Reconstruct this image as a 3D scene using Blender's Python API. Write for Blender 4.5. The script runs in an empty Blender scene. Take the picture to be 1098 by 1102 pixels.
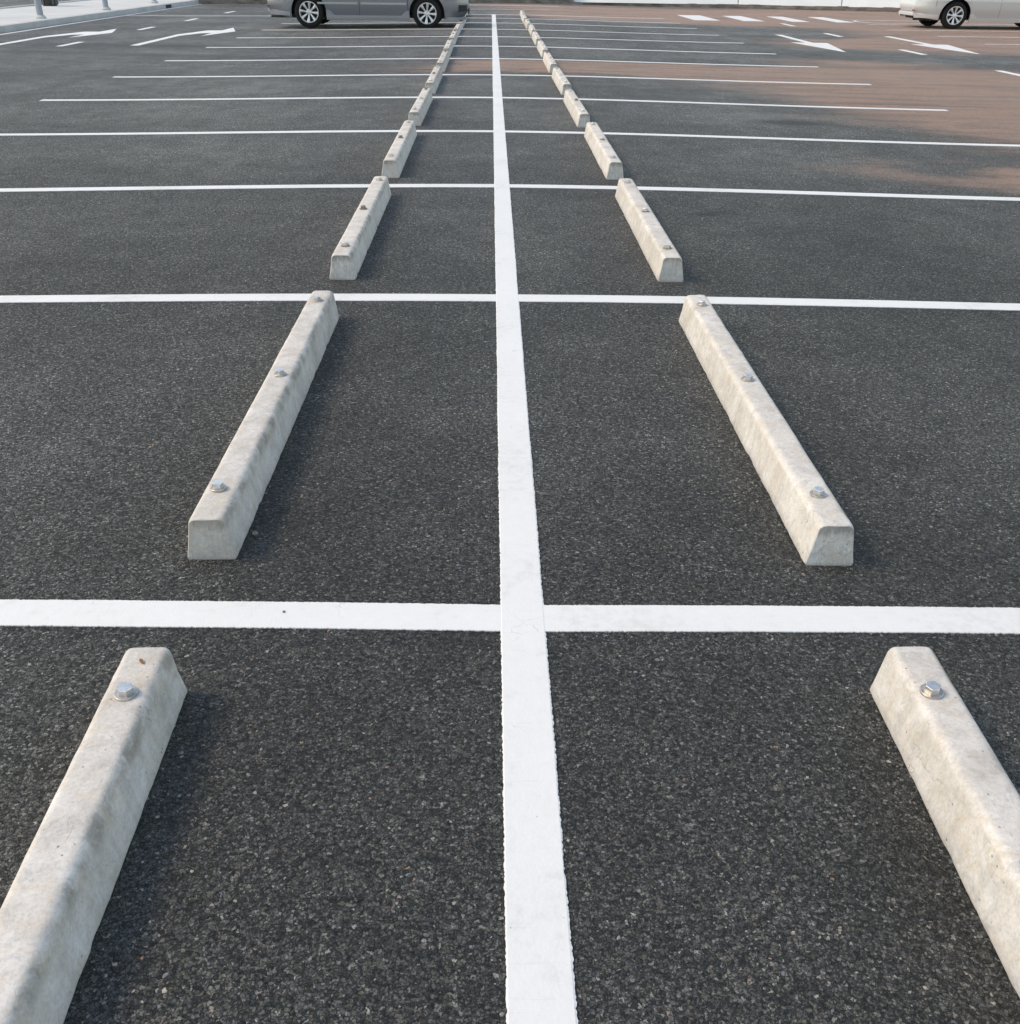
import bpy, bmesh, math, random
from mathutils import Vector, Matrix, noise
random.seed(7)
R = math.radians
sc = bpy.context.scene
COL = sc.collection

# ------------------------------------------------------------------ lay of the land
XC = 0.075                      # the long white line runs along the crown of the lot


def gz(x):
    """height of the asphalt: a gentle drainage crown along the long line"""
    return -0.09 * math.tanh(0.02865 * (math.sqrt((x - XC) ** 2 + 4.0) - 2.0) / 0.09)


Y0, PITCH = 1.778, 2.415        # first cross line, bay width


# ------------------------------------------------------------------ node helpers
def new_mat(name):
    m = bpy.data.materials.new(name)
    m.use_nodes = True
    nt = m.node_tree
    b = nt.nodes['Principled BSDF']
    return m, nt, b


class NT:
    def __init__(self, nt):
        self.nt = nt

    def n(self, typ, **kw):
        nd = self.nt.nodes.new(typ)
        for k, v in kw.items():
            if k == 'ins':
                for kk, vv in v.items():
                    if hasattr(vv, 'is_output'):
                        self.nt.links.new(vv, nd.inputs[kk])
                    else:
                        nd.inputs[kk].default_value = vv
            else:
                setattr(nd, k, v)
        return nd

    def link(self, a, b):
        self.nt.links.new(a, b)

    def math(self, op, a, b=None, c=None, clamp=False):
        nd = self.nt.nodes.new('ShaderNodeMath')
        nd.operation = op
        nd.use_clamp = clamp
        for i, v in enumerate((a, b, c)):
            if v is None:
                continue
            if hasattr(v, 'is_output'):
                self.nt.links.new(v, nd.inputs[i])
            else:
                nd.inputs[i].default_value = v
        return nd.outputs[0]

    def pos(self):
        return self.n('ShaderNodeNewGeometry').outputs['Position']

    def mapping(self, vec, scale=(1, 1, 1), loc=(0, 0, 0), rot=(0, 0, 0)):
        return self.n('ShaderNodeMapping', ins={'Vector': vec, 'Scale': scale, 'Location': loc, 'Rotation': rot}).outputs[0]

    def noise(self, vec, scale, detail=3, rough=0.55, dist=0.0):
        return self.n('ShaderNodeTexNoise', ins={'Vector': vec, 'Scale': scale, 'Detail': detail, 'Roughness': rough, 'Distortion': dist})

    def vor(self, vec, scale, feature='F1', rnd=1.0):
        return self.n('ShaderNodeTexVoronoi', feature=feature, ins={'Vector': vec, 'Scale': scale, 'Randomness': rnd})

    def ramp(self, fac, stops, interp='LINEAR'):
        nd = self.n('ShaderNodeValToRGB', ins={'Fac': fac})
        cr = nd.color_ramp
        cr.interpolation = interp
        while len(cr.elements) < len(stops):
            cr.elements.new(0.5)
        for e, (p, c) in zip(cr.elements, stops):
            e.position = p
            e.color = (c, c, c, 1) if not hasattr(c, '__len__') else (*c, 1)
        return nd.outputs[0]

    def mix(self, fac, a, b, blend='MIX'):
        nd = self.n('ShaderNodeMix', data_type='RGBA', blend_type=blend)
        for i, v in ((0, fac), (6, a), (7, b)):
            if hasattr(v, 'is_output'):
                self.nt.links.new(v, nd.inputs[i])
            else:
                nd.inputs[i].default_value = v if i == 0 else (*v, 1)
        return nd.outputs[2]

    def smooth(self, v, lo, hi):
        nd = self.n('ShaderNodeMapRange', interpolation_type='SMOOTHSTEP', ins={0: v, 1: lo, 2: hi})
        return nd.outputs[0]

    def bump(self, h, strength, dist, normal=None):
        ins = {'Height': h, 'Strength': strength, 'Distance': dist}
        nd = self.n('ShaderNodeBump', ins=ins)
        if normal is not None:
            self.link(normal, nd.inputs['Normal'])
        return nd.outputs[0]


def blob(t, sx, sy, cx, cy, rx, ry, amp):
    """soft elliptical patch in ground coordinates"""
    a = t.math('DIVIDE', t.math('SUBTRACT', sx, cx), rx)
    b = t.math('DIVIDE', t.math('SUBTRACT', sy, cy), ry)
    d = t.math('ADD', t.math('MULTIPLY', a, a), t.math('MULTIPLY', b, b))
    return t.math('MULTIPLY', t.math('POWER', 2.718, t.math('MULTIPLY', d, -1.0)), amp)


# ------------------------------------------------------------------ materials
def mat_asphalt():
    m, nt, b = new_mat('asphalt')
    t = NT(nt)
    P = t.pos()
    wob = t.noise(P, 130, 3, 0.7).outputs['Color']
    Pw = t.n('ShaderNodeVectorMath', operation='MULTIPLY_ADD', ins={0: wob, 1: (0.0135, 0.0135, 0.004), 2: P}).outputs[0]
    v1 = t.vor(Pw, 165)
    v2 = t.vor(Pw, 380)
    v1e = t.vor(Pw, 165, 'DISTANCE_TO_EDGE')
    sep1 = t.n('ShaderNodeSeparateColor', ins={0: v1.outputs['Color']})
    sep2 = t.n('ShaderNodeSeparateColor', ins={0: v2.outputs['Color']})
    # chip tones: bitumen-coated stones, now and then a worn pale one
    chip = t.ramp(sep1.outputs[0], [(0.0, (0.044, 0.046, 0.046)), (0.3, (0.068, 0.070, 0.067)), (0.5, (0.080, 0.082, 0.088)), (0.7, (0.088, 0.087, 0.077)), (0.9, (0.108, 0.111, 0.117)), (1.0, (0.19, 0.19, 0.185))])
    fine = t.ramp(sep2.outputs[1], [(0.0, 0.68), (0.7, 1.0), (0.93, 1.2), (1.0, 1.9)])
    c = t.mix(1.0, chip, fine, 'MULTIPLY')
    pale = t.smooth(sep1.outputs[1], 0.966, 0.976)
    pale = t.math('MULTIPLY', pale, t.smooth(v1e.outputs['Distance'], 0.04, 0.12))
    palec = t.ramp(sep1.outputs[2], [(0.0, (0.20, 0.215, 0.24)), (0.55, (0.34, 0.34, 0.33)), (0.8, (0.42, 0.40, 0.37)), (1.0, (0.36, 0.24, 0.17))])
    c = t.mix(pale, c, palec)
    pale2 = t.smooth(sep2.outputs[0], 0.983, 0.99)
    c = t.mix(t.math('MULTIPLY', pale2, 0.7), c, (0.33, 0.335, 0.34))
    # bitumen in the gaps between stones, with the crevice shade painted in
    crv = t.ramp(t.noise(t.mapping(P, (1, 1.7, 1)), 75, 4, .65).outputs['Fac'], [(0.40, 0.035), (0.62, 0.34)])
    gap = t.smooth(v1e.outputs['Distance'], 0.005, crv)
    c = t.mix(t.math('MULTIPLY', t.math('SUBTRACT', 1.0, gap), 0.92), c, (0.006, 0.006, 0.0065))
    # broad wear
    big = t.noise(t.mapping(P, (1, 0.55, 1)), 0.55, 4, 0.6).outputs['Fac']
    mid = t.noise(P, 3.2, 4, 0.6).outputs['Fac']
    wear = t.math('ADD', t.math('MULTIPLY', big, 0.75), t.math('MULTIPLY', mid, 0.55))
    c = t.mix(1.0, c, t.ramp(wear, [(0.48, 0.84), (0.66, 1.25), (0.84, 1.85)]), 'MULTIPLY')
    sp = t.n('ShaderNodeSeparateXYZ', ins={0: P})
    # paler with distance: the grazing sheen is put into the colour
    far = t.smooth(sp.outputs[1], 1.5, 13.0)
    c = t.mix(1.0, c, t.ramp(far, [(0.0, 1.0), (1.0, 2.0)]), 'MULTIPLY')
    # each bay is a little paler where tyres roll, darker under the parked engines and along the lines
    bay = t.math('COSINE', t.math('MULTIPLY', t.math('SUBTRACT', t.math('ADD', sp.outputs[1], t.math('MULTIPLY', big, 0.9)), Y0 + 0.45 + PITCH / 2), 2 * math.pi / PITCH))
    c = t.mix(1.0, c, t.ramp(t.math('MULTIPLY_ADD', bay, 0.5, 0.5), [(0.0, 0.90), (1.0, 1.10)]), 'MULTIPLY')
    # reddish laterite dust trodden over the right hand side
    nz = t.noise(t.mapping(P, (0.35, 1.0, 1)), 1.1, 5, 0.62, 0.4)
    nsep = t.n('ShaderNodeSeparateColor', ins={0: nz.outputs['Color']})
    sx = t.math('ADD', sp.outputs[0], t.math('MULTIPLY', t.math('SUBTRACT', nsep.outputs[0], 0.5), 3.0))
    sy = t.math('ADD', sp.outputs[1], t.math('MULTIPLY', t.math('SUBTRACT', nsep.outputs[1], 0.5), 3.2))
    blobs = [(0.4, 15.0, 1.7, 0.8, 0.9), (4.2, 15.1, 2.6, 1.3, 1.0), (6.4, 12.8, 2.7, 2.1, 1.4), (9.5, 13.2, 3.5, 2.6, 1.2),
             (5.7, 9.6, 1.8, 1.2, 0.8), (4.6, 7.3, 1.9, 0.6, 0.75), (9.2, 21.5, 3.2, 1.7, 1.1), (12.5, 24.0, 3.0, 3.5, 1.0),
             (7.0, 31.5, 5.5, 3.0, 1.0), (12.0, 33.0, 6.0, 6.0, 1.1), (2.8, 36.0, 3.4, 2.6, 0.6), (3.2, 30.0, 2.2, 1.4, 0.4),
             (19, 27, 5, 9, 1.0), (-2.5, 37.3, 3.0, 1.0, 0.4), (5.9, 17.3, 1.4, 0.6, .45)]
    s = None
    for bl in blobs:
        v = blob(t, sx, sy, *bl)
        s = v if s is None else t.math('ADD', s, v)
    dust = t.smooth(s, 0.15, 0.62)
    gr = t.noise(P, 24, 3, 0.7).outputs['Fac']
    swp = t.noise(t.mapping(P, (0.5, 3.2, 1), rot=(0, 0, 0.3)), 1.3, 5, 0.68).outputs['Fac']
    dust = t.math('MULTIPLY', dust, t.ramp(swp, [(0.33, 0.5), (0.55, 1.0)]))
    dust = t.math('MULTIPLY', dust, t.ramp(gr, [(0.3, 0.62), (0.65, 1.0)]))
    c = t.mix(t.math('MULTIPLY', dust, 0.86), c, (0.52, 0.34, 0.26))
    oil = None
    for bl in ((2.95, 9.98, 0.34, 0.17, 1.5), (0.93, 5.745, 0.04, 0.04, 1.5), (1.28, 5.88, 0.07, 0.04, 1.4), (1.36, 5.95, 0.05, 0.03, 0.8),
               (1.95, 5.35, 0.5, 0.5, 0.28), (-2.6, 7.2, 0.5, 0.3, 0.25), (2.2, 12.4, 0.7, 0.5, 0.42), (-1.9, 14.8, 0.8, 0.5, 0.3)):
        nx = t.math('ADD', sp.outputs[0], t.math('MULTIPLY', t.math('SUBTRACT', mid, 0.5), 0.25))
        v = blob(t, nx, sp.outputs[1], *bl)
        oil = v if oil is None else t.math('ADD', oil, v)
    c = t.mix(t.math('MULTIPLY', t.math('MINIMUM', oil, 1.0), 0.75), c, (0.025, 0.025, 0.026))
    # faint tyre tracks sweeping through the lane on the left
    d = t.math('ADD', t.math('MULTIPLY', sp.outputs[0], 0.33), sp.outputs[1])
    tr = None
    for off in (14.9, 16.7):
        dd = t.math('DIVIDE', t.math('SUBTRACT', t.math('ADD', d, t.math('MULTIPLY', t.math('SINE', t.math('MULTIPLY', sp.outputs[0], 0.4)), 0.5)), off), 0.28)
        v = t.math('POWER', 2.718, t.math('MULTIPLY', t.math('MULTIPLY', dd, dd), -1.0))
        tr = v if tr is None else t.math('ADD', tr, v)
    tr = t.math('MULTIPLY', tr, t.smooth(sp.outputs[0], -1.0, -4.0))
    c = t.mix(t.math('MULTIPLY', tr, 0.4), c, (0.03, 0.03, 0.032))
    c = t.mix(1.0, c, (1.22, 1.20, 1.13), 'MULTIPLY')
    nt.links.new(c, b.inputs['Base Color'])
    b.inputs['Roughness'].default_value = 0.78
    b.inputs['Specular IOR Level'].default_value = 0.42
    # relief: rounded stones with pits between them
    def facet(v, k, scale):
        # each crushed stone shows a broken face tilted its own way
        off = t.n('ShaderNodeVectorMath', operation='SUBTRACT', ins={0: Pw, 1: v.outputs['Position']}).outputs[0]
        til = t.n('ShaderNodeVectorMath', operation='SUBTRACT', ins={0: v.outputs['Color'], 1: (0.5, 0.5, 0.5)}).outputs[0]
        d_ = t.n('ShaderNodeVectorMath', operation='DOT_PRODUCT', ins={0: off, 1: til}).outputs['Value']
        return t.math('MULTIPLY', d_, k)
    ht = t.math('ADD', facet(v1, 2.6, 150), facet(v2, 1.9, 290))
    dome = t.math('MULTIPLY', t.math('MULTIPLY', v1.outputs['Distance'], v1.outputs['Distance']), -0.0016)
    pit = t.math('MULTIPLY', t.math('MULTIPLY', gap, 0.0018), t.ramp(t.noise(P, 70, 3, .6).outputs['Fac'], [(0.4, 0.3), (0.62, 1.6)]))
    hh = t.math('ADD', t.math('ADD', ht, dome), pit)
    hh = t.math('ADD', hh, t.math('MULTIPLY', t.noise(P, 420, 2).outputs['Fac'], 0.0008))
    n1 = t.bump(hh, 1.0, 1.0)
    nt.links.new(t.ramp(sep1.outputs[0], [(0.0, 0.85), (0.7, 0.72), (1.0, 0.45)]), b.inputs['Roughness'])
    nt.links.new(n1, b.inputs['Normal'])
    return m


def mat_paint():
    m, nt, b = new_mat('road_paint')
    t = NT(nt)
    P = t.pos()
    g1 = t.noise(P, 2.2, 5, 0.6).outputs['Fac']
    g2 = t.noise(P, 38, 4, 0.65).outputs['Fac']
    c = t.ramp(t.math('ADD', t.math('MULTIPLY', g1, 0.6), t.math('MULTIPLY', g2, 0.4)),
               [(0.30, (0.64, 0.63, 0.60)), (0.47, (0.775, 0.77, 0.745)), (0.65, (0.81, 0.805, 0.785))])
    # hairline shrinkage cracks
    wob = t.noise(P, 9, 3).outputs['Color']
    Pw = t.n('ShaderNodeVectorMath', operation='MULTIPLY_ADD', ins={0: wob, 1: (0.09, 0.09, 0.0), 2: P}).outputs[0]
    e = t.vor(t.mapping(Pw, (1.0, 1.9, 1)), 9, 'DISTANCE_TO_EDGE').outputs['Distance']
    crack = t.math('SUBTRACT', 1.0, t.smooth(e, 0.002, 0.011))
    msk = t.smooth(t.noise(P, 4.5, 3).outputs['Fac'], 0.54, 0.68)
    crack = t.math('MULTIPLY', t.math('MULTIPLY', crack, msk), 0.30)
    c = t.mix(crack, c, (0.42, 0.41, 0.39))
    # trowel drag lines and grit
    dr = t.noise(t.mapping(P, (6, 90, 1)), 1.6, 3, 0.6).outputs['Fac']
    c = t.mix(t.math('MULTIPLY', t.smooth(dr, 0.60, 0.74), 0.16), c, (0.55, 0.54, 0.52))
    sp = t.vor(P, 60)
    grit = t.math('SUBTRACT', 1.0, t.smooth(sp.outputs['Distance'], 0.05, 0.10))
    sel = t.smooth(t.n('ShaderNodeSeparateColor', ins={0: sp.outputs['Color']}).outputs[0], 0.955, 0.965)
    c = t.mix(t.math('MULTIPLY', t.math('MULTIPLY', grit, sel), 0.7), c, (0.22, 0.20, 0.17))
    nt.links.new(c, b.inputs['Base Color'])
    b.inputs['Roughness'].default_value = 0.6
    hs = t.math('ADD', t.math('MULTIPLY', g2, 0.6), t.math('MULTIPLY', t.noise(P, 160, 2).outputs['Fac'], 0.5))
    hs = t.math('SUBTRACT', hs, t.math('MULTIPLY', crack, 0.8))
    nt.links.new(t.bump(hs, 0.35, 0.003), b.inputs['Normal'])
    return m


def mat_paint_worn():
    m, nt, b = new_mat('worn_road_paint')
    t = NT(nt)
    P = t.pos()
    g = t.noise(P, 5, 6, 0.7).outputs['Fac']
    c = t.ramp(g, [(0.3, (0.46, 0.42, 0.37)), (0.5, (0.68, 0.66, 0.61)), (0.7, (0.78, 0.76, 0.72))])
    nt.links.new(c, b.inputs['Base Color'])
    b.inputs['Roughness'].default_value = 0.7
    return m


def mat_concrete():
    m, nt, b = new_mat('cast_concrete')
    t = NT(nt)
    P = t.pos()
    oi = t.n('ShaderNodeObjectInfo')
    a = t.noise(P, 7, 5, 0.62, 0.3).outputs['Fac']
    f = t.noise(P, 45, 4, 0.6).outputs['Fac']
    c = t.ramp(t.math('ADD', t.math('MULTIPLY', a, 0.7), t.math('MULTIPLY', f, 0.3)),
               [(0.30, (0.42, 0.385, 0.335)), (0.44, (0.605, 0.565, 0.515)), (0.60, (0.735, 0.70, 0.655))])
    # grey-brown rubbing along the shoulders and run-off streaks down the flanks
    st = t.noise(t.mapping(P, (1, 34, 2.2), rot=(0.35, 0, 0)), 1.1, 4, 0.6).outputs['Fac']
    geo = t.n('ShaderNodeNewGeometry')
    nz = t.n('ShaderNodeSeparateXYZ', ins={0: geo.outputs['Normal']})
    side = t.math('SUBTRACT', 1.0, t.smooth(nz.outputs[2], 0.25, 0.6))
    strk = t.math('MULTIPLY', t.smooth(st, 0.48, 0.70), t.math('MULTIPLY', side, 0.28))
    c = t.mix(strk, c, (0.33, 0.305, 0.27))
    tc = t.n('ShaderNodeTexCoord').outputs['Object']
    lo = t.n('ShaderNodeSeparateXYZ', ins={0: tc})
    ns = t.noise(P, 11, 5, 0.7, 0.6).outputs['Fac']
    shz = t.math('MULTIPLY', t.smooth(lo.outputs[2], 0.070, 0.102), t.math('SUBTRACT', 1.0, t.smooth(lo.outputs[2], 0.1125, 0.1195)))
    rub = t.math('MULTIPLY', t.math('MULTIPLY', t.smooth(ns, 0.40, 0.62), shz), 0.75)
    rub = t.math('MULTIPLY', rub, t.smooth(lo.outputs[0], -0.01, 0.02))
    c = t.mix(rub, c, (0.25, 0.215, 0.17))
    # darker band at the foot
    ft = t.math('SUBTRACT', 1.0, t.smooth(lo.outputs[2], 0.0, 0.012))
    c = t.mix(t.math('MULTIPLY', ft, 0.45), c, (0.22, 0.20, 0.175))
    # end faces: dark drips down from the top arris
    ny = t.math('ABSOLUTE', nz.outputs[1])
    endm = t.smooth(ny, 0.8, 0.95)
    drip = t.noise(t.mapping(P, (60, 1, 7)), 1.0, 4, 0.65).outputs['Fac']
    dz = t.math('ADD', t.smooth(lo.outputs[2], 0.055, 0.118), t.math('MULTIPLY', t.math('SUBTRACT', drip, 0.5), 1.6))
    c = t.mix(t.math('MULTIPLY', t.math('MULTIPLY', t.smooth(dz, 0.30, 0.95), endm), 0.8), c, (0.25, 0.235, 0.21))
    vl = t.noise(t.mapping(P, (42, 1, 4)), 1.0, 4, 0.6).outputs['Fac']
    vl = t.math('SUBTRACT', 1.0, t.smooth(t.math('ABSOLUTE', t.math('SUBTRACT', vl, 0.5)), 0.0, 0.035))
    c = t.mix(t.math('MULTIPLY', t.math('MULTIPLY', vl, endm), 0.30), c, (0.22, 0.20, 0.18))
    # grey and buff mottling at hand size and finger size
    mo = t.noise(P, 19, 6, 0.72, 0.8)
    c = t.mix(t.math('MULTIPLY', t.smooth(mo.outputs['Fac'], 0.48, 0.64), 0.50), c, (0.45, 0.44, 0.415))
    mo2 = t.n('ShaderNodeSeparateColor', ins={0: mo.outputs['Color']}).outputs[2]
    c = t.mix(t.math('MULTIPLY', t.smooth(mo2, 0.48, 0.66), 0.50), c, (0.62, 0.525, 0.405))
    # beige bloom
    bl = t.smooth(t.noise(P, 3.1, 4, 0.6).outputs['Fac'], 0.5, 0.68)
    c = t.mix(t.math('MULTIPLY', bl, 0.35), c, (0.60, 0.545, 0.45))
    c = t.mix(1.0, c, t.ramp(oi.outputs['Random'], [(0.0, 0.93), (1.0, 1.05)]), 'MULTIPLY')
    sk = t.noise(P, 150, 3, 0.7).outputs['Fac']
    c = t.mix(1.0, c, t.ramp(sk, [(0.3, 0.86), (0.5, 1.0), (0.7, 1.08)]), 'MULTIPLY')
    # fine brown specks and scratches from tyres
    ks = t.noise(t.mapping(P, (1, 0.35, 1)), 105, 4, 0.75).outputs['Fac']
    c = t.mix(t.math('MULTIPLY', t.smooth(ks, 0.62, 0.74), 0.55), c, (0.36, 0.29, 0.23))
    # pin holes
    v = t.vor(P, 85)
    sel = t.smooth(t.n('ShaderNodeSeparateColor', ins={0: v.outputs['Color']}).outputs[0], 0.90, 0.91)
    pore = t.math('MULTIPLY', t.math('SUBTRACT', 1.0, t.smooth(v.outputs['Distance'], 0.10, 0.22)), sel)
    c = t.mix(t.math('MULTIPLY', pore, 0.65), c, (0.17, 0.155, 0.14))
    # hairline cracks
    wob = t.noise(P, 12, 4).outputs['Color']
    Pw = t.n('ShaderNodeVectorMath', operation='MULTIPLY_ADD', ins={0: wob, 1: (0.12, 0.12, 0.06), 2: P}).outputs[0]
    e = t.vor(t.mapping(Pw, (1, 0.6, 1)), 5.0, 'DISTANCE_TO_EDGE').outputs['Distance']
    cr = t.math('MULTIPLY', t.math('SUBTRACT', 1.0, t.smooth(e, 0.001, 0.008)), t.smooth(t.noise(P, 3.7, 2).outputs['Fac'], 0.5, 0.6))
    c = t.mix(t.math('MULTIPLY', cr, 0.2), c, (0.22, 0.20, 0.18))
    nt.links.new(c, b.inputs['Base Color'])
    b.inputs['Roughness'].default_value = 0.85
    b.inputs['Specular IOR Level'].default_value = 0.3
    h = t.math('ADD', t.math('MULTIPLY', f, 0.7), t.math('MULTIPLY', t.noise(P, 230, 3).outputs['Fac'], 0.35))
    h = t.math('SUBTRACT', h, t.math('ADD', pore, t.math('MULTIPLY', cr, 0.5)))
    nt.links.new(t.bump(h, 0.55, 0.003), b.inputs['Normal'])
    return m


def mat_noisy(name, c0, c1, scale=8, rough=0.7, metal=0.0, bump=0.0, stretch=(1, 1, 1), coat=0.0):
    m, nt, b = new_mat(name)
    t = NT(nt)
    P = t.pos()
    f = t.noise(t.mapping(P, stretch), scale, 5, 0.62).outputs['Fac']
    c = t.ramp(f, [(0.32, c0), (0.68, c1)])
    nt.links.new(c, b.inputs['Base Color'])
    b.inputs['Roughness'].default_value = rough
    b.inputs['Metallic'].default_value = metal
    b.inputs['Coat Weight'].default_value = coat
    b.inputs['Coat Roughness'].default_value = 0.06
    if bump:
        nt.links.new(t.bump(f, 0.5, bump), b.inputs['Normal'])
    return m


M_ASPH = mat_asphalt()
M_PAINT = mat_paint()
M_WORN = mat_paint_worn()
M_CONC = mat_concrete()
M_BOLT = mat_noisy('galvanised_steel', (0.58, 0.57, 0.55), (0.80, 0.79, 0.77), 60, 0.36, 0.8)
M_RUST = mat_noisy('rusty_steel', (0.17, 0.115, 0.08), (0.40, 0.34, 0.29), 140, 0.75, 0.3)
M_WASH = mat_noisy('washer_steel', (0.34, 0.30, 0.26), (0.60, 0.58, 0.55), 70, 0.45, 0.7)
M_KERB = mat_noisy('kerb_concrete', (0.42, 0.42, 0.41), (0.56, 0.55, 0.53), 1.4, 0.85, 0, 0.004)
M_WALK = mat_noisy('sidewalk_concrete', (0.54, 0.54, 0.525), (0.64, 0.635, 0.61), 0.7, 0.85, 0, 0.003)
M_PLINTH = mat_noisy('mossy_stone', (0.10, 0.095, 0.075), (0.34, 0.285, 0.235), 2.6, 0.9, 0, 0.01, (1, 1, 3))
M_WALL = mat_noisy('white_render', (0.72, 0.715, 0.69), (0.80, 0.795, 0.775), 1.1, 0.8)
M_POST = mat_noisy('grey_post_paint', (0.27, 0.31, 0.345), (0.33, 0.365, 0.40), 5, 0.45)
M_BIN = mat_noisy('dark_bin_metal', (0.012, 0.012, 0.013), (0.03, 0.03, 0.03), 9, 0.55)
M_SLAT = mat_noisy('weathered_slat', (0.055, 0.055, 0.055), (0.13, 0.12, 0.105), 14, 0.7, 0, 0.003, (1, 1, 0.15))
M_TYRE = mat_noisy('tyre_rubber', (0.005, 0.005, 0.005), (0.010, 0.010, 0.010), 30, 0.9)
M_BLACK = mat_noisy('black_plastic', (0.012, 0.012, 0.013), (0.02, 0.02, 0.021), 20, 0.6)
M_RIM = mat_noisy('alloy_silver', (0.62, 0.62, 0.63), (0.72, 0.72, 0.73), 10, 0.34, 0.75)
M_GREY = mat_noisy('grey_metallic_paint', (0.20, 0.215, 0.245), (0.215, 0.23, 0.26), 300, 0.36, 0.55, 0, (1, 1, 1), 0.8)
M_SILVER = mat_noisy('silver_metallic_paint', (0.53, 0.525, 0.525), (0.57, 0.565, 0.565), 300, 0.36, 0.45, 0, (1, 1, 1), 0.8)
M_TRIMG = mat_noisy('lit_trim_grey', (0.36, 0.38, 0.41), (0.40, 0.42, 0.45), 60, 0.3, 0.5, 0, (1, 1, 1), 0.6)  # paler than the body: light caught by skirt and moulding put into the colour
M_TRIMS = mat_noisy('pale_trim_silver', (0.66, 0.66, 0.64), (0.70, 0.70, 0.68), 60, 0.3, 0.4, 0, (1, 1, 1), 0.6)
M_SILL = mat_noisy('sill_grey', (0.25, 0.265, 0.285), (0.27, 0.285, 0.305), 200, 0.34, 0.5, 0, (1, 1, 1), 0.8)
M_LEAF = mat_noisy('dry_leaf', (0.16, 0.085, 0.045), (0.24, 0.13, 0.07), 200, 0.8)
M_TWIG = mat_noisy('pebble_stone', (0.17, 0.14, 0.11), (0.28, 0.24, 0.20), 120, 0.85)
M_STEELEX = mat_noisy('exhaust_steel', (0.10, 0.10, 0.10), (0.2, 0.2, 0.2), 40, 0.4, 0.8)


def mat_glass(name, col, rough=0.03):
    m, nt, b = new_mat(name)
    b.inputs['Base Color'].default_value = (*col, 1)
    b.inputs['Roughness'].default_value = rough
    b.inputs['Specular IOR Level'].default_value = 0.8
    b.inputs['Coat Weight'].default_value = 0.5
    return m


M_GLASS = mat_glass('tinted_glass', (0.014, 0.017, 0.018))
M_LENS = mat_glass('lamp_lens', (0.62, 0.64, 0.66), 0.08)
M_RED = mat_glass('tail_lens', (0.32, 0.016, 0.014), 0.1)


# ------------------------------------------------------------------ object helpers
def obj(name, bm, mat, parent=None, smooth=False):
    me = bpy.data.meshes.new(name)
    bm.normal_update()
    bm.to_mesh(me)
    bm.free()
    me.materials.append(mat)
    if smooth:
        for p in me.polygons:
            p.use_smooth = True
    o = bpy.data.objects.new(name, me)
    COL.objects.link(o)
    if parent is not None:
        o.parent = parent
    return o


def shade_by_angle(o, deg=35):
    me = o.data
    for p in me.polygons:
        p.use_smooth = True
    bm = bmesh.new()
    bm.from_mesh(me)
    for e in bm.edges:
        if len(e.link_faces) == 2 and e.calc_face_angle(0) > R(deg):
            e.smooth = False
    bm.to_mesh(me)
    bm.free()


def tag(o, label, cat, group=None):
    o['label'] = label
    o['category'] = cat
    if group:
        o['group'] = group


def thing(name, label, cat, loc=(0, 0, 0), rz=0.0, group=None):
    o = bpy.data.objects.new(name, None)
    o.empty_display_size = 0.2
    COL.objects.link(o)
    o.location = loc
    o.rotation_euler = (0, 0, rz)
    tag(o, label, cat, group)
    return o


def structure(name, bm, mat, smooth=False):
    o = obj(name, bm, mat, None, smooth)
    o['kind'] = 'structure'
    return o


def add_box(bm, lo, hi, bevel=0.0):
    vs = [bm.verts.new((x, y, z)) for z in (lo[2], hi[2]) for y in (lo[1], hi[1]) for x in (lo[0], hi[0])]
    fs = [(0, 2, 3, 1), (4, 5, 7, 6), (0, 1, 5, 4), (2, 6, 7, 3), (0, 4, 6, 2), (1, 3, 7, 5)]
    faces = [bm.faces.new([vs[i] for i in f]) for f in fs]
    if bevel:
        es = list({e for f in faces for e in f.edges})
        bmesh.ops.bevel(bm, geom=es, offset=bevel, segments=2, affect='EDGES', profile=0.5)


def add_lathe(bm, prof, seg=32, axis='Z', center=(0, 0, 0), phase=0.0, cap=True):
    """prof: list of (radius, height)"""
    rings = []
    for r, h in prof:
        ring = []
        for i in range(seg):
            a = 2 * math.pi * i / seg + phase
            x, y = r * math.cos(a), r * math.sin(a)
            p = (x, y, h) if axis == 'Z' else (x, -h, y)
            ring.append(bm.verts.new((p[0] + center[0], p[1] + center[1], p[2] + center[2])))
        rings.append(ring)
    for a, b_ in zip(rings[:-1], rings[1:]):
        for i in range(seg):
            j = (i + 1) % seg
            bm.faces.new((a[i], a[j], b_[j], b_[i]))
    if cap:
        bm.faces.new(list(reversed(rings[0])))
        bm.faces.new(rings[-1])
    return rings


def add_poly(bm, pts, thick_top, thick_bot):
    """a flat outline given real thickness"""
    top = [bm.verts.new((x, y, thick_top(x, y))) for x, y in pts]
    bot = [bm.verts.new((x, y, thick_bot(x, y))) for x, y in pts]
    bm.faces.new(top)
    n = len(pts)
    for i in range(n):
        j = (i + 1) % n
        bm.faces.new((top[i], bot[i], bot[j], top[j]))


# ------------------------------------------------------------------ ground
xs = [-400, -120, -40, -20] + [-14 + 0.1 * i for i in range(281)] + [20, 40, 120, 400]
bm = bmesh.new()
ys = [-30, 0, 12, 50, 120, 600]
grid = [[bm.verts.new((x, y, gz(x))) for y in ys] for x in xs]
for i in range(len(xs) - 1):
    for j in range(len(ys) - 1):
        bm.faces.new((grid[i][j], grid[i + 1][j], grid[i + 1][j + 1], grid[i][j + 1]))
structure('asphalt_ground', bm, M_ASPH, True)


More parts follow.
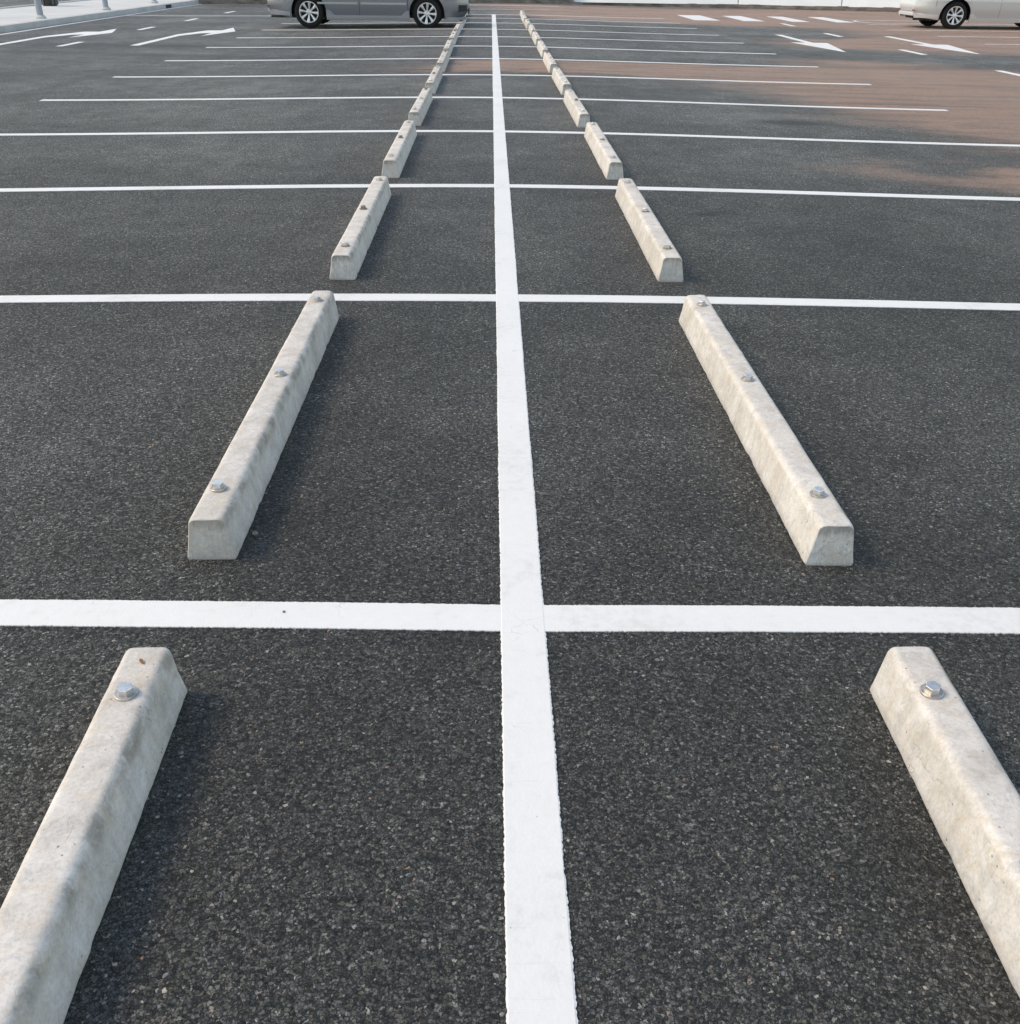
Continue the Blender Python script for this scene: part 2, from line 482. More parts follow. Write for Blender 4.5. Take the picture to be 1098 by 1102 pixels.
# ------------------------------------------------------------------ painted markings
def strip(name, path, width, mat, lift=0.0025, step=None, ragged=0.0015, far_step=0.05):
    """thermoplastic line of given width along a polyline, edges slightly ragged"""
    bm = bmesh.new()
    pts = []
    for (x0, y0), (x1, y1) in zip(path[:-1], path[1:]):
        L = math.hypot(x1 - x0, y1 - y0)
        st = step or far_step
        n = max(1, int(L / st))
        for i in range(n):
            pts.append((x0 + (x1 - x0) * i / n, y0 + (y1 - y0) * i / n))
    pts.append(path[-1])
    prev = None
    for i, (x, y) in enumerate(pts):
        a = pts[max(0, i - 1)]
        b_ = pts[min(len(pts) - 1, i + 1)]
        d = Vector((b_[0] - a[0], b_[1] - a[1])).normalized()
        nrm = Vector((-d.y, d.x))
        seed = len(name) * 3.1 + path[0][1]
        ends = []
        for s in (-1, 1):
            j = ragged * 0.7 * noise.noise((x * 90, y * 90, seed + s * 9)) + ragged * 1.5 * noise.noise((x * 210, y * 210, seed + s * 5)) \
                + ragged * 0.8 * noise.noise((x * 6, y * 6, seed + s * 7))
            w = width / 2 + j
            ends.append((x + nrm.x * w * s, y + nrm.y * w * s))
        inner = [(x + nrm.x * (width / 2 - 0.003) * s, y + nrm.y * (width / 2 - 0.003) * s) for s in (-1, 1)]
        ring = [bm.verts.new((ends[0][0], ends[0][1], gz(ends[0][0]) - 0.002)),
                bm.verts.new((ends[0][0], ends[0][1], gz(ends[0][0]) + lift * 0.7)),
                bm.verts.new((inner[0][0], inner[0][1], gz(inner[0][0]) + lift)),
                bm.verts.new((inner[1][0], inner[1][1], gz(inner[1][0]) + lift)),
                bm.verts.new((ends[1][0], ends[1][1], gz(ends[1][0]) + lift * 0.7)),
                bm.verts.new((ends[1][0], ends[1][1], gz(ends[1][0]) - 0.002))]
        if prev:
            for k in range(5):
                bm.faces.new((prev[k], ring[k], ring[k + 1], prev[k + 1]))
        else:
            bm.faces.new(ring)
        prev = ring
    bm.faces.new(list(reversed(prev)))
    bmesh.ops.recalc_face_normals(bm, faces=bm.faces)
    return structure(name, bm, mat)


# the long line down the middle (butted against the cross lines: it sits 1 mm proud of them)
strip('painted_line', [(0.0745, -1.2), (0.0745, 4.6)], 0.100, M_PAINT, 0.0042, 0.0025)
strip('painted_line', [(0.0745, 4.6), (0.0745, 12)], 0.102, M_PAINT, 0.0045, 0.02)
strip('painted_line', [(0.0745, 12), (0.0745, 30.15)], 0.104, M_PAINT, 0.0045, 0.06)
# cross lines between the bays
LINES = [(-5.0, 5.02, Y0 - PITCH, None, None), (-5.0, 5.02, 1.776, 1.814, 1.785), (-5, 5.02, 4.17, 4.195, 4.19), (-5, 5.02, 6.62, 6.58, 6.575),
         (-4.98, 5.02, 8.97, 8.94, 8.91), (-4.87, 5.02, 11.37, 11.33, 11.29), (-4.90, 5.05, 13.78, 13.72, 13.84), (-4.92, 5.07, 16.18, 16.06, 16.28),
         (-4.96, 5.03, 18.66, 18.64, 18.66), (-4.98, 5.05, 21.08, 21.04, 21.25), (-5.0, 5.03, 23.48, 23.5, 23.57), (-5.05, 5.0, 25.95, 26.05, 26.02),
         (-5.0, 4.98, 28.15, 28.1, 28.30), (None, 4.9, 30.1, None, 30.6)]
for x0, x1, yc, yl, yr in LINES:
    yl = yc if yl is None else yl
    yr = yc if yr is None else yr
    st = 0.003 if yc < 3 else (0.006 if yc < 5 else (0.025 if yc < 10 else 0.06))
    w = 0.100 if yc < 10 else 0.105
    if x0 is None:
        strip('painted_line', [(-9.72, 29.0), (-5.0, 29.75), (XC, yc), (x1, yr)], w, M_PAINT, 0.0035, st)
    else:
        # the painters' string line bends a little at the middle
        xl = -1.2 if yc < 3 else (-2.2 if yc < 5 else (-3.2 if yc < 8 else x0))
        el = yc + (yl - yc) * (x0 - XC) / (xl - XC) if yc > 3 else yl
        strip('painted_line', [(x0, el), (xl, yl), (XC, yc), (x1, yr)] if xl != x0 else [(x0, yl), (XC, yc), (x1, yr)], w, M_PAINT, 0.0035, st)
# lane edge and stop lines
strip('painted_line', [(-9.72, 12), (-9.74, 21.3), (-9.80, 28.3), (-9.82, 37.0)], 0.10, M_PAINT, 0.003, 0.08)
strip('painted_line', [(-4.2, 32.6), (1.8, 33.9)], 0.11, M_WORN, 0.003, 0.08)
strip('painted_line', [(-4.2, 36.2), (2.3, 36.9)], 0.15, M_PAINT, 0.003, 0.08)
# broken lane lines either side
for x, ya, yb in ((7.87, 15.0, 16.2), (7.86, 19.1, 20.25), (7.85, 23.85, 25.05), (7.9, 27.9, 29.1),
                  (-7.55, 14.4, 15.5), (-7.53, 18.7, 19.75), (-7.6, 23.3, 24.35), (-7.58, 26.9, 27.95), (-7.58, 31.0, 32.1)):
    strip('lane_dash', [(x, ya), (x, yb)], 0.12, M_PAINT, 0.003, 0.05)
# crossing bars
for x0, x1 in ((5.70, 6.42), (7.10, 7.68), (8.46, 8.96), (9.74, 10.22)):
    strip('crosswalk_bar', [((x0 + x1) / 2, 30.1), ((x0 + x1) / 2, 33.05)], x1 - x0, M_PAINT, 0.003, 0.06)


def arrow(name, pts):
    bm = bmesh.new()
    top = lambda x, y: gz(x) + 0.003
    bot = lambda x, y: gz(x) - 0.003
    # densify so that the sheet follows the ground
    out = []
    for a, b_ in zip(pts, pts[1:] + pts[:1]):
        n = max(1, int(math.hypot(b_[0] - a[0], b_[1] - a[1]) / 0.1))
        out += [(a[0] + (b_[0] - a[0]) * i / n + random.uniform(-.003, .003), a[1] + (b_[1] - a[1]) * i / n) for i in range(n)]
    add_poly(bm, out, top, bot)
    bmesh.ops.recalc_face_normals(bm, faces=bm.faces)
    big = [f for f in bm.faces if len(f.verts) > 4]
    bmesh.ops.triangulate(bm, faces=big)
    return structure(name, bm, M_PAINT)


for ax in (6.52, 9.01):          # straight arrows pointing back towards us
    arrow('road_arrow', [(ax - 0.075, 24.2), (ax - 0.075, 21.75), (ax - 0.37, 21.75), (ax, 19.4), (ax + 0.37, 21.75), (ax + 0.075, 21.75), (ax + 0.075, 24.2)])
for ax, dy in ((-6.32, 0.0), (-8.68, -0.75)):   # right-turn arrows
    arrow('road_arrow', [(ax - .075, 19.0 + dy), (ax + .075, 19.0 + dy), (ax + .075, 21.55 + dy), (ax + .30, 22.35 + dy), (ax + .50, 22.45 + dy), (ax + .52, 21.55 + dy),
                         (ax + .86, 23.0 + dy), (ax + .52, 24.3 + dy), (ax + .50, 23.3 + dy), (ax + .20, 23.25 + dy), (ax - .075, 21.9 + dy)])
# bays on the far right
for x0, y in ((10.34, 22.1), (10.28, 24.45), (9.95, 26.8), (10.3, 29.2)):
    strip('painted_line', [(x0, y), (x0 + 5, y)], 0.10, M_WORN, 0.003, 0.08)
cap = [(15.5, 31.55), (11.0, 31.45)] + [(10.95 - 0.5 * math.sin(a), 30.72 + 0.73 * math.cos(a)) for a in (0.5, 1.0, 1.57, 2.1, 2.6)] + [(11.0, 30.0), (15.5, 30.1)]
strip('painted_line', cap, 0.10, M_WORN, 0.003, 0.08)

# ------------------------------------------------------------------ wheel stops
BL, BW, TW, BH, RR = 1.87, 0.0625, 0.0435, 0.118, 0.019


def stop_profile():
    pts = [(-BW + 0.003, 0.0), (-BW, 0.006)]
    # left flank up to the shoulder fillet
    sl = (BW - TW) / BH
    nrm_a = math.atan2(sl, 1.0)
    for s in (-1,):
        cx, cz = -TW + RR * 0.86, BH - RR
        fx, fz = cx - RR * math.cos(nrm_a), cz + RR * math.sin(nrm_a)
        for zz in (0.03, 0.055, fz - 0.005):
            pts.append((-BW + 0.0012 + (fx + BW - 0.0012) * (zz - 0.006) / (fz - 0.006), zz))
        for k in range(7):
            a = math.pi - nrm_a - (math.pi / 2 - nrm_a) * k / 6
            pts.append((cx + RR * math.cos(a), cz + RR * math.sin(a)))
    pts.append((-TW + RR * 0.86 + 0.005, BH + 0.0002))
    pts.append((-0.008, BH + 0.0005))
    return pts + [(-x, z) for x, z in reversed(pts)]


def stop_block_mesh(seed):
    bm = bmesh.new()
    prof = stop_profile()
    n = len(prof)
    N = 120
    rings = []
    ylist = [0.0, 0.003, 0.008] + [0.018 + (BL - 0.036) * i / N for i in range(N + 1)] + [BL - 0.008, BL - 0.003, BL]
    ins = {0: 0.0042, 1: 0.0015, 2: 0.0003}
    for k, y in enumerate(ylist):
        q = min(k, len(ylist) - 1 - k)
        inset = ins.get(q, 0.0)
        ring = []
        for (x, z) in prof:
            cx, cz = 0.0, BH * 0.45
            dx, dz = x - cx, z - cz
            L = math.hypot(dx, dz)
            f = max(0.0, 1 - inset / L)
            x1, z1 = cx + dx * f, (cz + dz * f if z > 0.01 else z)
            p = Vector((x1, y, z1))
            v = noise.noise((p.x * 9 + seed, p.y * 5, p.z * 9)) * 0.0011 + noise.noise((p.x * 40, p.y * 30 + seed, p.z * 40)) * 0.0008
            # knocked arrises
            if q < 3 and z > 0.05:
                v -= 0.003 * max(0.0, noise.noise((p.x * 28 + seed * 3, p.y * 10, p.z * 28)) - 0.15)
            if z < 0.02:
                v -= 0.0065 * max(0.0, noise.noise((x * 3 + seed * 7, p.y * 22, seed)) - 0.15)
                v += 0.0014 * noise.noise((x * 60, p.y * 90, seed))
            d = Vector((dx, 0, dz if z > 0.01 else 0)).normalized() * v
            z2 = max(0.0, p.z + d.z) if z > 0.001 else 0.0
            yy = y + (0.0012 * noise.noise((x * 40, seed, z * 40)) if q == 0 else 0)
            ring.append(bm.verts.new((p.x + d.x, yy, z2)))
        rings.append(ring)
    for a, b_ in zip(rings[:-1], rings[1:]):
        for i in range(n):
            j = (i + 1) % n
            bm.faces.new((a[i], b_[i], b_[j], a[j]))
    bm.faces.new(list(reversed(rings[0])))
    bm.faces.new(rings[-1])
    bmesh.ops.recalc_face_normals(bm, faces=bm.faces)
    me = bpy.data.meshes.new('concrete_block')
    bm.to_mesh(me)
    bm.free()
    me.materials.append(M_CONC)
    for p in me.polygons:
        p.use_smooth = len(p.vertices) == 4
    return me


def bolt_mesh(mat):
    bm = bmesh.new()
    r = 0.0155
    add_lathe(bm, [(r, 0.003), (r, 0.0178), (r * 0.93, 0.0196), (r * 0.3, 0.0198)], 6)
    me = bpy.data.meshes.new('bolt')
    bmesh.ops.recalc_face_normals(bm, faces=bm.faces)
    bm.to_mesh(me)
    bm.free()
    me.materials.append(mat)
    return me


def washer_mesh(mat):
    bm = bmesh.new()
    add_lathe(bm, [(0.0215, -0.001), (0.0225, 0.0006), (0.0225, 0.0042), (0.0215, 0.0050), (0.008, 0.0052)], 36)
    me = bpy.data.meshes.new('washer')
    bmesh.ops.recalc_face_normals(bm, faces=bm.faces)
    bm.to_mesh(me)
    bm.free()
    me.materials.append(mat)
    return me


BLOCKS = [stop_block_mesh(s * 4.37 + 1) for s in range(6)]
BOLT_S, BOLT_R = bolt_mesh(M_BOLT), bolt_mesh(M_RUST)
WASH_S, WASH_R = washer_mesh(M_WASH), washer_mesh(M_RUST)
ORD = ['nearest', 'second nearest', 'third nearest', 'fourth nearest', 'fifth nearest', 'sixth nearest', 'seventh nearest', 'eighth nearest',
       'ninth nearest', 'tenth nearest', 'eleventh nearest', 'twelfth nearest', 'farthest']
LAB = {('left', 0): 'large pale concrete wheel stop running out of the lower left corner of the photo',
       ('right', 0): 'large beige concrete wheel stop running out of the lower right corner of the photo',
       ('left', 1): 'concrete wheel stop with grey flank, second nearest in the left row, whole in view',
       ('right', 1): 'beige concrete wheel stop with plain grey end face, second nearest in the right row',
       ('left', 2): 'concrete wheel stop with a rusty middle bolt, third nearest in the left row'}
GRP = 'concrete wheel stops in two rows along the long white line'
rusty = {('left', 2, 1), ('left', 3, 1)}
for side, xc in (('left', -0.692), ('right', 0.848)):
    for i in range(13):
        y = 2.03 + 2.42 * (i - 1) + random.uniform(-0.02, 0.02) * (i > 2)
        if i == 0:
            y += 0.05
        if i == 1 and side == 'right':
            y -= 0.025
        if i > 9:
            y -= 0.12 * (i - 9)
        x = xc + random.uniform(-0.012, 0.012) * (i > 1)
        rz = random.uniform(-0.006, 0.006) * (i > 1)
        if i == 0:                  # the two nearest stops sit a little skewed
            x, rz = (-0.627, 0.027) if side == 'left' else (0.803, -0.0234)
        lab = LAB.get((side, i), 'pale concrete wheel stop, %s of the %s row%s' % (ORD[i], side, ' from the camera' if i < 12 else ', by the lane'))
        if side == 'left' and i == 10:
            lab = 'pale concrete wheel stop in the left row under the nose of the grey sedan'
        w = thing('wheel_stop', lab, 'wheel stop', (x, y, gz(x)), rz, GRP)
        blk = bpy.data.objects.new('concrete_block', BLOCKS[(i * 2 + (side == 'right')) % 6])
        COL.objects.link(blk)
        blk.parent = w
        for k, yb in enumerate((0.152, 0.935, 1.725)):
            far_rust = (i >= 4 and random.random() < 0.3)
            r = (side, i, k) in rusty or far_rust
            bo = bpy.data.objects.new('bolt', BOLT_R if r else BOLT_S)
            COL.objects.link(bo)
            bo.parent = w
            bo.location = (random.uniform(-0.006, 0.006) if i else (0.002 if side == 'left' else -0.013), yb, BH + 0.0005)
            bo.scale = (0.94, 0.94, 0.94)
            bo.rotation_euler = (random.uniform(-.05, .05), random.uniform(-.05, .05), random.uniform(0, 1))
            ws = bpy.data.objects.new('washer', WASH_R if (r or (i > 1 and random.random() < .3)) else WASH_S)
            COL.objects.link(ws)
            ws.parent = bo

# small litter
bm = bmesh.new()
for (px, py, pz, s) in ((0, 0, 0.004, 1.0),):
    outline = [(-0.010, 0), (-0.004, 0.0035), (0.004, 0.003), (0.010, 0.0005), (0.004, -0.003), (-0.004, -0.0032)]
    top = [bm.verts.new((x, y, 0.0035 + 0.25 * abs(y))) for x, y in outline]
    bot = [bm.verts.new((x, y, 0.0025 + 0.25 * abs(y))) for x, y in outline]
    bm.faces.new(top)
    bm.faces.new(list(reversed(bot)))
    for k in range(6):
        bm.faces.new((top[k], bot[k], bot[(k + 1) % 6], top[(k + 1) % 6]))
o = obj('dry_leaf', bm, M_LEAF)
o.location = (-0.672, 1.478, gz(-0.67) + BH)
o.rotation_euler = (0.1, 0.1, -0.9)
tag(o, 'tiny curled brown leaf lying on top of the nearest left wheel stop', 'leaf')
for loc, sz, lab in (((-0.612, 2.15), 0.008, 'small tan pebble beside the near end of the second left wheel stop'),
                     ((-0.471, 1.80), 0.0035, 'tiny brown pebble on the nearest white cross line left of the middle')):
    bm = bmesh.new()
    bmesh.ops.create_icosphere(bm, subdivisions=3, radius=sz)
    for v in bm.verts:
        v.co *= 1 + 0.35 * noise.noise(v.co * (0.9 / sz))
        v.co.z *= 0.6
    o = obj('pebble', bm, M_TWIG, None, True)
    o.location = (loc[0], loc[1], gz(loc[0]) + sz * 0.5 + (0.003 if sz < 0.005 else 0))
    tag(o, lab, 'pebble')

bm = bmesh.new()
for n_ in range(900):
    side = random.choice((-0.692, 0.848))
    k = random.choice((0, 1, 1, 2, 2, 3))
    yb = -0.34 + 2.42 * k if k == 0 else 2.03 + 2.42 * (k - 1)
    if random.random() < 0.8:
        q = random.choice((-1, 1))
        gx = side + q * (0.066 + abs(random.gauss(0, 0.02)))
        gy = yb + random.uniform(-0.03, 1.9)
    else:
        gx = side + random.uniform(-0.09, 0.09)
        gy = yb - abs(random.gauss(0.004, 0.02))
    if k == 0:
        gx += (0.065 - 0.027 * (gy + 0.34)) if side < 0 else (-0.045 + 0.0234 * (gy + 0.34))
    r_ = random.uniform(0.0008, 0.0022) * (1.6 if random.random() < 0.08 else 1)
    r0_ = bmesh.ops.create_icosphere(bm, subdivisions=1, radius=r_)
    mx = Matrix.Translation((gx, gy, gz(gx) + r_ * 0.6)) @ Matrix.Rotation(random.uniform(0, 6), 4, 'Z') @ Matrix.Diagonal((random.uniform(.8, 1.7), 1, random.uniform(.5, .9), 1))
    bmesh.ops.transform(bm, matrix=mx, verts=r0_['verts'])
o = obj('grit', bm, M_TWIG)
o['kind'] = 'stuff'

# ------------------------------------------------------------------ kerb, sidewalk and wall
bm = bmesh.new()
yk = -8.0
segs = []
while yk < 36.8:
    y1 = min(yk + 1.5, 37.0)
    add_box(bm, (-10.08, yk + 0.003, -0.2), (-9.90, y1 - 0.003, gz(-9.9) + 0.125), 0.012)
    yk = y1
structure('kerb', bm, M_KERB)
bm = bmesh.new()
yk = -8.0
while yk < 38:
    add_box(bm, (-13.0, yk + 0.003, -0.2), (-10.082, min(yk + 3.0, 38) - 0.003, gz(-9.9) + 0.122), 0.004)
    yk += 3.0
structure('sidewalk', bm, M_WALK)
bm = bmesh.new()
yk = -8.0
while yk < 38:
    add_box(bm, (-13.16, yk + 0.003, -0.2), (-13.003, min(yk + 1.5, 38) - 0.003, gz(-9.9) + 0.15), 0.012)
    yk += 1.5
structure('kerb', bm, M_KERB)
# black drain mouth in the kerb
bm = bmesh.new()
z0 = gz(-9.9)
add_box(bm, (-9.905, 33.2, z0 + 0.012), (-9.885, 33.75, z0 + 0.10), 0.004)
for k in range(3):
    add_box(bm, (-9.884, 33.28 + 0.16 * k, z0 + 0.02), (-9.879, 33.32 + 0.16 * k, z0 + 0.09))
o = obj('drain_grate', bm, M_BLACK)
tag(o, 'small black drain grate let into the kerb face at the far left', 'drain')

PT = [(-10.2, 37.05), (-5.5, 38.4), (-1, 38.75), (3.8, 39.6), (8.9, 39.0), (12.26, 38.25), (14.5, 37.6), (24, 34.6)]
wall = thing('boundary_wall', 'long low sloping white wall on a dark mossy stone plinth across the back of the lot', 'wall', (0, 0, 0))


def wall_run(name, pts, d0, d1, z0, z1, mat, gap=0.0, jitter=0.0, batter=0.0):
    bm = bmesh.new()
    for (a, b_) in zip(pts[:-1], pts[1:]):
        d = Vector((b_[0] - a[0], b_[1] - a[1]))
        L = d.length
        d.normalize()
        nrm = Vector((-d.y, d.x))
        n = max(1, int(L / (0.35 if jitter else 50)))
        for i in range(n):
            s0, s1 = L * i / n + (gap if i == 0 else 0), L * (i + 1) / n - (gap if i == n - 1 else 0)
            jz = random.uniform(-jitter, jitter)
            jd = random.uniform(-jitter, jitter) * 0.5
            q = [Vector(a) + d * s + nrm * t for s, t in ((s0, d0 + jd), (s1, d0 + jd), (s1, d1), (s0, d1))]
            q2 = [p + nrm * (batter if k_ < 2 else 0) for k_, p in enumerate(q)]
            vs = [bm.verts.new((p.x, p.y, z)) for z, qq in ((z0, q), (z1 + jz, q2)) for p in qq]
            for f in ((0, 3, 2, 1), (4, 5, 6, 7), (0, 1, 5, 4), (1, 2, 6, 5), (2, 3, 7, 6), (3, 0, 4, 7)):
                bm.faces.new([vs[i_] for i_ in f])
    bmesh.ops.recalc_face_normals(bm, faces=bm.faces)
    return obj(name, bm, mat, wall)


wall_run('plinth', PT, -0.06, 0.30, -0.3, 0.045, M_PLINTH, 0.0, 0.012)
WP = [(3.0, 39.46), (8.9, 39.0), (12.40, 38.21), (18.3, 36.4), (24, 34.6)]
for a, b_ in zip(WP[:-1], WP[1:]):
    pts = [a, b_]
    wall_run('panel', pts, 0.0, 0.95, 0.03, 0.80, M_WALL, 0.012, 0, 0.62)  # face leaned back, shaped so that it catches more sky and sun
    wall_run('coping', pts, 0.59, 0.98, 0.802, 0.86, M_WALL, 0.004)
PB = [(-10.2, 37.05), (-5.5, 38.4), (-1, 38.75), (2.98, 39.46)]
wall_run('stone_course', PB, 0.0, 0.26, 0.03, 0.62, M_PLINTH, 0.0, 0.01)

# ------------------------------------------------------------------ posts and bin on the sidewalk
for (x, y, lab) in ((-10.25, 24.75, 'pale blue grey round post on a concrete foot, nearest of the three on the sidewalk'),
                    (-10.27, 29.1, 'pale blue grey round post on the sidewalk, middle one of three'),
                    (-10.45, 33.9, 'pale blue grey round post on the sidewalk, farthest of three and nearest the black drain')):
    zt = gz(-9.9) + 0.122
    p = thing('post', lab, 'post', (x, y, zt), 0, 'grey posts along the sidewalk')
    bm = bmesh.new()
    add_lathe(bm, [(0.07, 0.03), (0.07, 1.02), (0.062, 1.05), (0.03, 1.062)], 28)
    shade_by_angle(obj('shaft', bm, M_POST, p))
    bm = bmesh.new()
    add_lathe(bm, [(0.12, 0.0), (0.118, 0.035), (0.085, 0.07), (0.0702, 0.075)], 28)
    shade_by_angle(obj('foot', bm, M_KERB, p))
zt = gz(-9.9) + 0.122
b0 = thing('litter_bin', 'dark round slatted litter bin at the back of the sidewalk behind the posts', 'bin', (-12.58, 31.2, zt))
bm = bmesh.new()
add_lathe(bm, [(0.19, 0.0), (0.19, 0.04), (0.2, 0.05), (0.2, 0.75), (0.21, 0.78), (0.21, 0.82), (0.17, 0.82), (0.17, 0.55)], 32)
shade_by_angle(obj('drum', bm, M_BIN, b0))
for k in range(14):
    if k in (10, 11):
        continue
    a = 2 * math.pi * k / 14 + 0.12
    bm = bmesh.new()
    add_box(bm, (0.203, -0.036, 0.03), (0.225, 0.036, 0.74), 0.006)
    s = obj('slat', bm, M_SLAT, b0)
    s.rotation_euler = (0, 0, a)


# ------------------------------------------------------------------ cars
WB, WRAD, HL = 2.60, 0.315, 2.24      # wheelbase, wheel radius, half length
XF, XR = 1.32, -1.28                  # axle positions


def smoothstep(a, b_, x):
    t = min(1, max(0, (x - a) / (b_ - a)))
    return t * t * (3 - 2 * t)


def half_width(x):
    e = max(0.0, (abs(x) - 1.35) / (HL - 1.35))
    return 0.868 * (1 - 0.42 * e ** 2.4)


def z_low(x):
    z = 0.20
    z += 0.05 * smoothstep(-1.6, -2.2, x) + 0.0 * smoothstep(1.7, 2.2, x)
    for c in (XF, XR):
        d = abs(x - c)
        if d < 0.388:
            z = max(z, WRAD - 0.005 + math.sqrt(max(0, 0.388 ** 2 - d * d)))
    return z


def z_belt(x):
    if x > 0.95:
        return 0.93 - 0.26 * ((x - 0.95) / (HL - 0.95)) ** 1.8
    if x < -1.55:
        return 1.0 - 0.05 * ((-1.55 - x) / (HL - 1.55))
    return 0.93 + 0.07 * (0.95 - x) / 2.5


def side_y(x, z):
    """body half width at height z: tumblehome above the swage, tuck-under below"""
    w = half_width(x)
    t = (z - 0.56) / 0.44
    w -= 0.055 * max(0, t) ** 2
    u = max(0, (0.50 - z) / 0.30)
    w -= 0.045 * u ** 1.6
    w += 0.010 * math.exp(-((z - 0.66) / 0.05) ** 2)
    return w


def body_mesh(bm):
    N = 240
    xs_ = [-HL + 2 * HL * i / N for i in range(N + 1)]
    for c in (XF, XR):
        xs_ += [c - 0.3879, c + 0.3879, c - .3882, c + .3882]
    xs_.sort()
    M = 16
    rings = []
    for x in xs_:
        lo, hi = z_low(x), z_belt(x)
        # round the ends off
        e = max(0.0, (abs(x) - (HL - 0.14)) / 0.14)
        lo2, hi2 = lo + 0.05 * e ** 2, hi - (0.10 if x > 0 else 0.06) * e ** 2
        ring = []
        col = [(side_y(x, lo2 + (hi2 - lo2) * k / M), lo2 + (hi2 - lo2) * k / M) for k in range(M + 1)]
        w = col[-1][0]
        top = [(w - 0.02, hi2 + 0.018), (w - 0.06, hi2 + 0.032), (w * 0.6, hi2 + 0.055), (w * 0.3, hi2 + 0.07), (0, hi2 + 0.074)]
        right = col + top
        e2 = smoothstep(HL - 0.55, HL, abs(x))
        sx_ = (1 if x > 0 else -1) * e2

        def bx(z):
            return x - sx_ * (0.13 * max(0.0, (z - 0.50) / 0.45) ** 1.6 + 0.13 * max(0.0, (0.44 - z) / 0.22) ** 1.8)
        ring = [bm.verts.new((bx(z), -y, z)) for y, z in right] + [bm.verts.new((bx(z), y, z)) for y, z in reversed(right[:-1])]
        rings.append(ring)
    for a, b_ in zip(rings[:-1], rings[1:]):
        for i in range(len(a) - 1):
            bm.faces.new((a[i], b_[i], b_[i + 1], a[i + 1]))
    for ring in (rings[0], rings[-1]):
        n = len(ring)
        for i in range(n // 2):
            if i + 1 < n - 2 - i:
                bm.faces.new((ring[i], ring[i + 1], ring[n - 2 - i], ring[n - 1 - i]))
            elif i + 1 == n - 2 - i:
                bm.faces.new((ring[i], ring[i + 1], ring[n - 1 - i]))
    bmesh.ops.recalc_face_normals(bm, faces=bm.faces)


def side_panel(bm, sy, outline_x, z0, z1, off, depth=0.006, nz=10, nx=24, zlow_follow=False):
    """a panel lying on the body side, with a thickness"""
    x0, x1 = outline_x
    front, back = [], []
    for i in range(nx + 1):
        x = x0 + (x1 - x0) * i / nx
        f, k_ = [], []
        for k in range(nz + 1):
            za = z0(x) if callable(z0) else z0
            zb = z1(x) if callable(z1) else z1
            z = za + (zb - za) * k / nz
            y = side_y(x, z)
            f.append(bm.verts.new((x, sy * (y + off), z)))
            k_.append(bm.verts.new((x, sy * (y + off - depth), z)))
        front.append(f)
        back.append(k_)
    for i in range(nx):
        for k in range(nz):
            bm.faces.new((front[i][k], front[i + 1][k], front[i + 1][k + 1], front[i][k + 1]))
            bm.faces.new((back[i][k], back[i][k + 1], back[i + 1][k + 1], back[i + 1][k]))
    for i in range(nx):
        bm.faces.new((front[i][0], back[i][0], back[i + 1][0], front[i + 1][0]))
        bm.faces.new((front[i][nz], front[i + 1][nz], back[i + 1][nz], back[i][nz]))
    for k in range(nz):
        bm.faces.new((front[0][k], front[0][k + 1], back[0][k + 1], back[0][k]))
        bm.faces.new((front[nx][k], back[nx][k], back[nx][k + 1], front[nx][k + 1]))
    bmesh.ops.recalc_face_normals(bm, faces=bm.faces)


def cabin_pts(s):
    """greenhouse edge lines at s = -1/+1 side: list (x, y, z) base and roof"""
    base = [(1.02, 0.66), (0.62, 0.765), (-0.25, 0.79), (-1.15, 0.765), (-1.72, 0.66)]
    roof = [(0.22, 0.50), (0.05, 0.555), (-0.35, 0.575), (-0.85, 0.555), (-1.08, 0.50)]
    b_ = [(x, s * y, z_belt(x) + 0.02) for x, y in base]
    r = [(x, s * y, 1.435 - 0.012 * abs(x + 0.35)) for x, y in roof]
    return b_, r


def quad_prism(bm, pts, t):
    """thin plate through 4 (or more) points, thickness t along its normal"""
    P = [Vector(p) for p in pts]
    n = (P[1] - P[0]).cross(P[2] - P[0]).normalized() * t
    a = [bm.verts.new(p + n) for p in P]
    c = [bm.verts.new(p - n) for p in P]
    bm.faces.new(a)
    bm.faces.new(list(reversed(c)))
    m = len(P)
    for i in range(m):
        j = (i + 1) % m
        bm.faces.new((a[i], c[i], c[j], a[j]))
    bmesh.ops.recalc_face_normals(bm, faces=bm.faces)


def lerp(a, b_, t):
    return tuple(p + (q - p) * t for p, q in zip(a, b_))


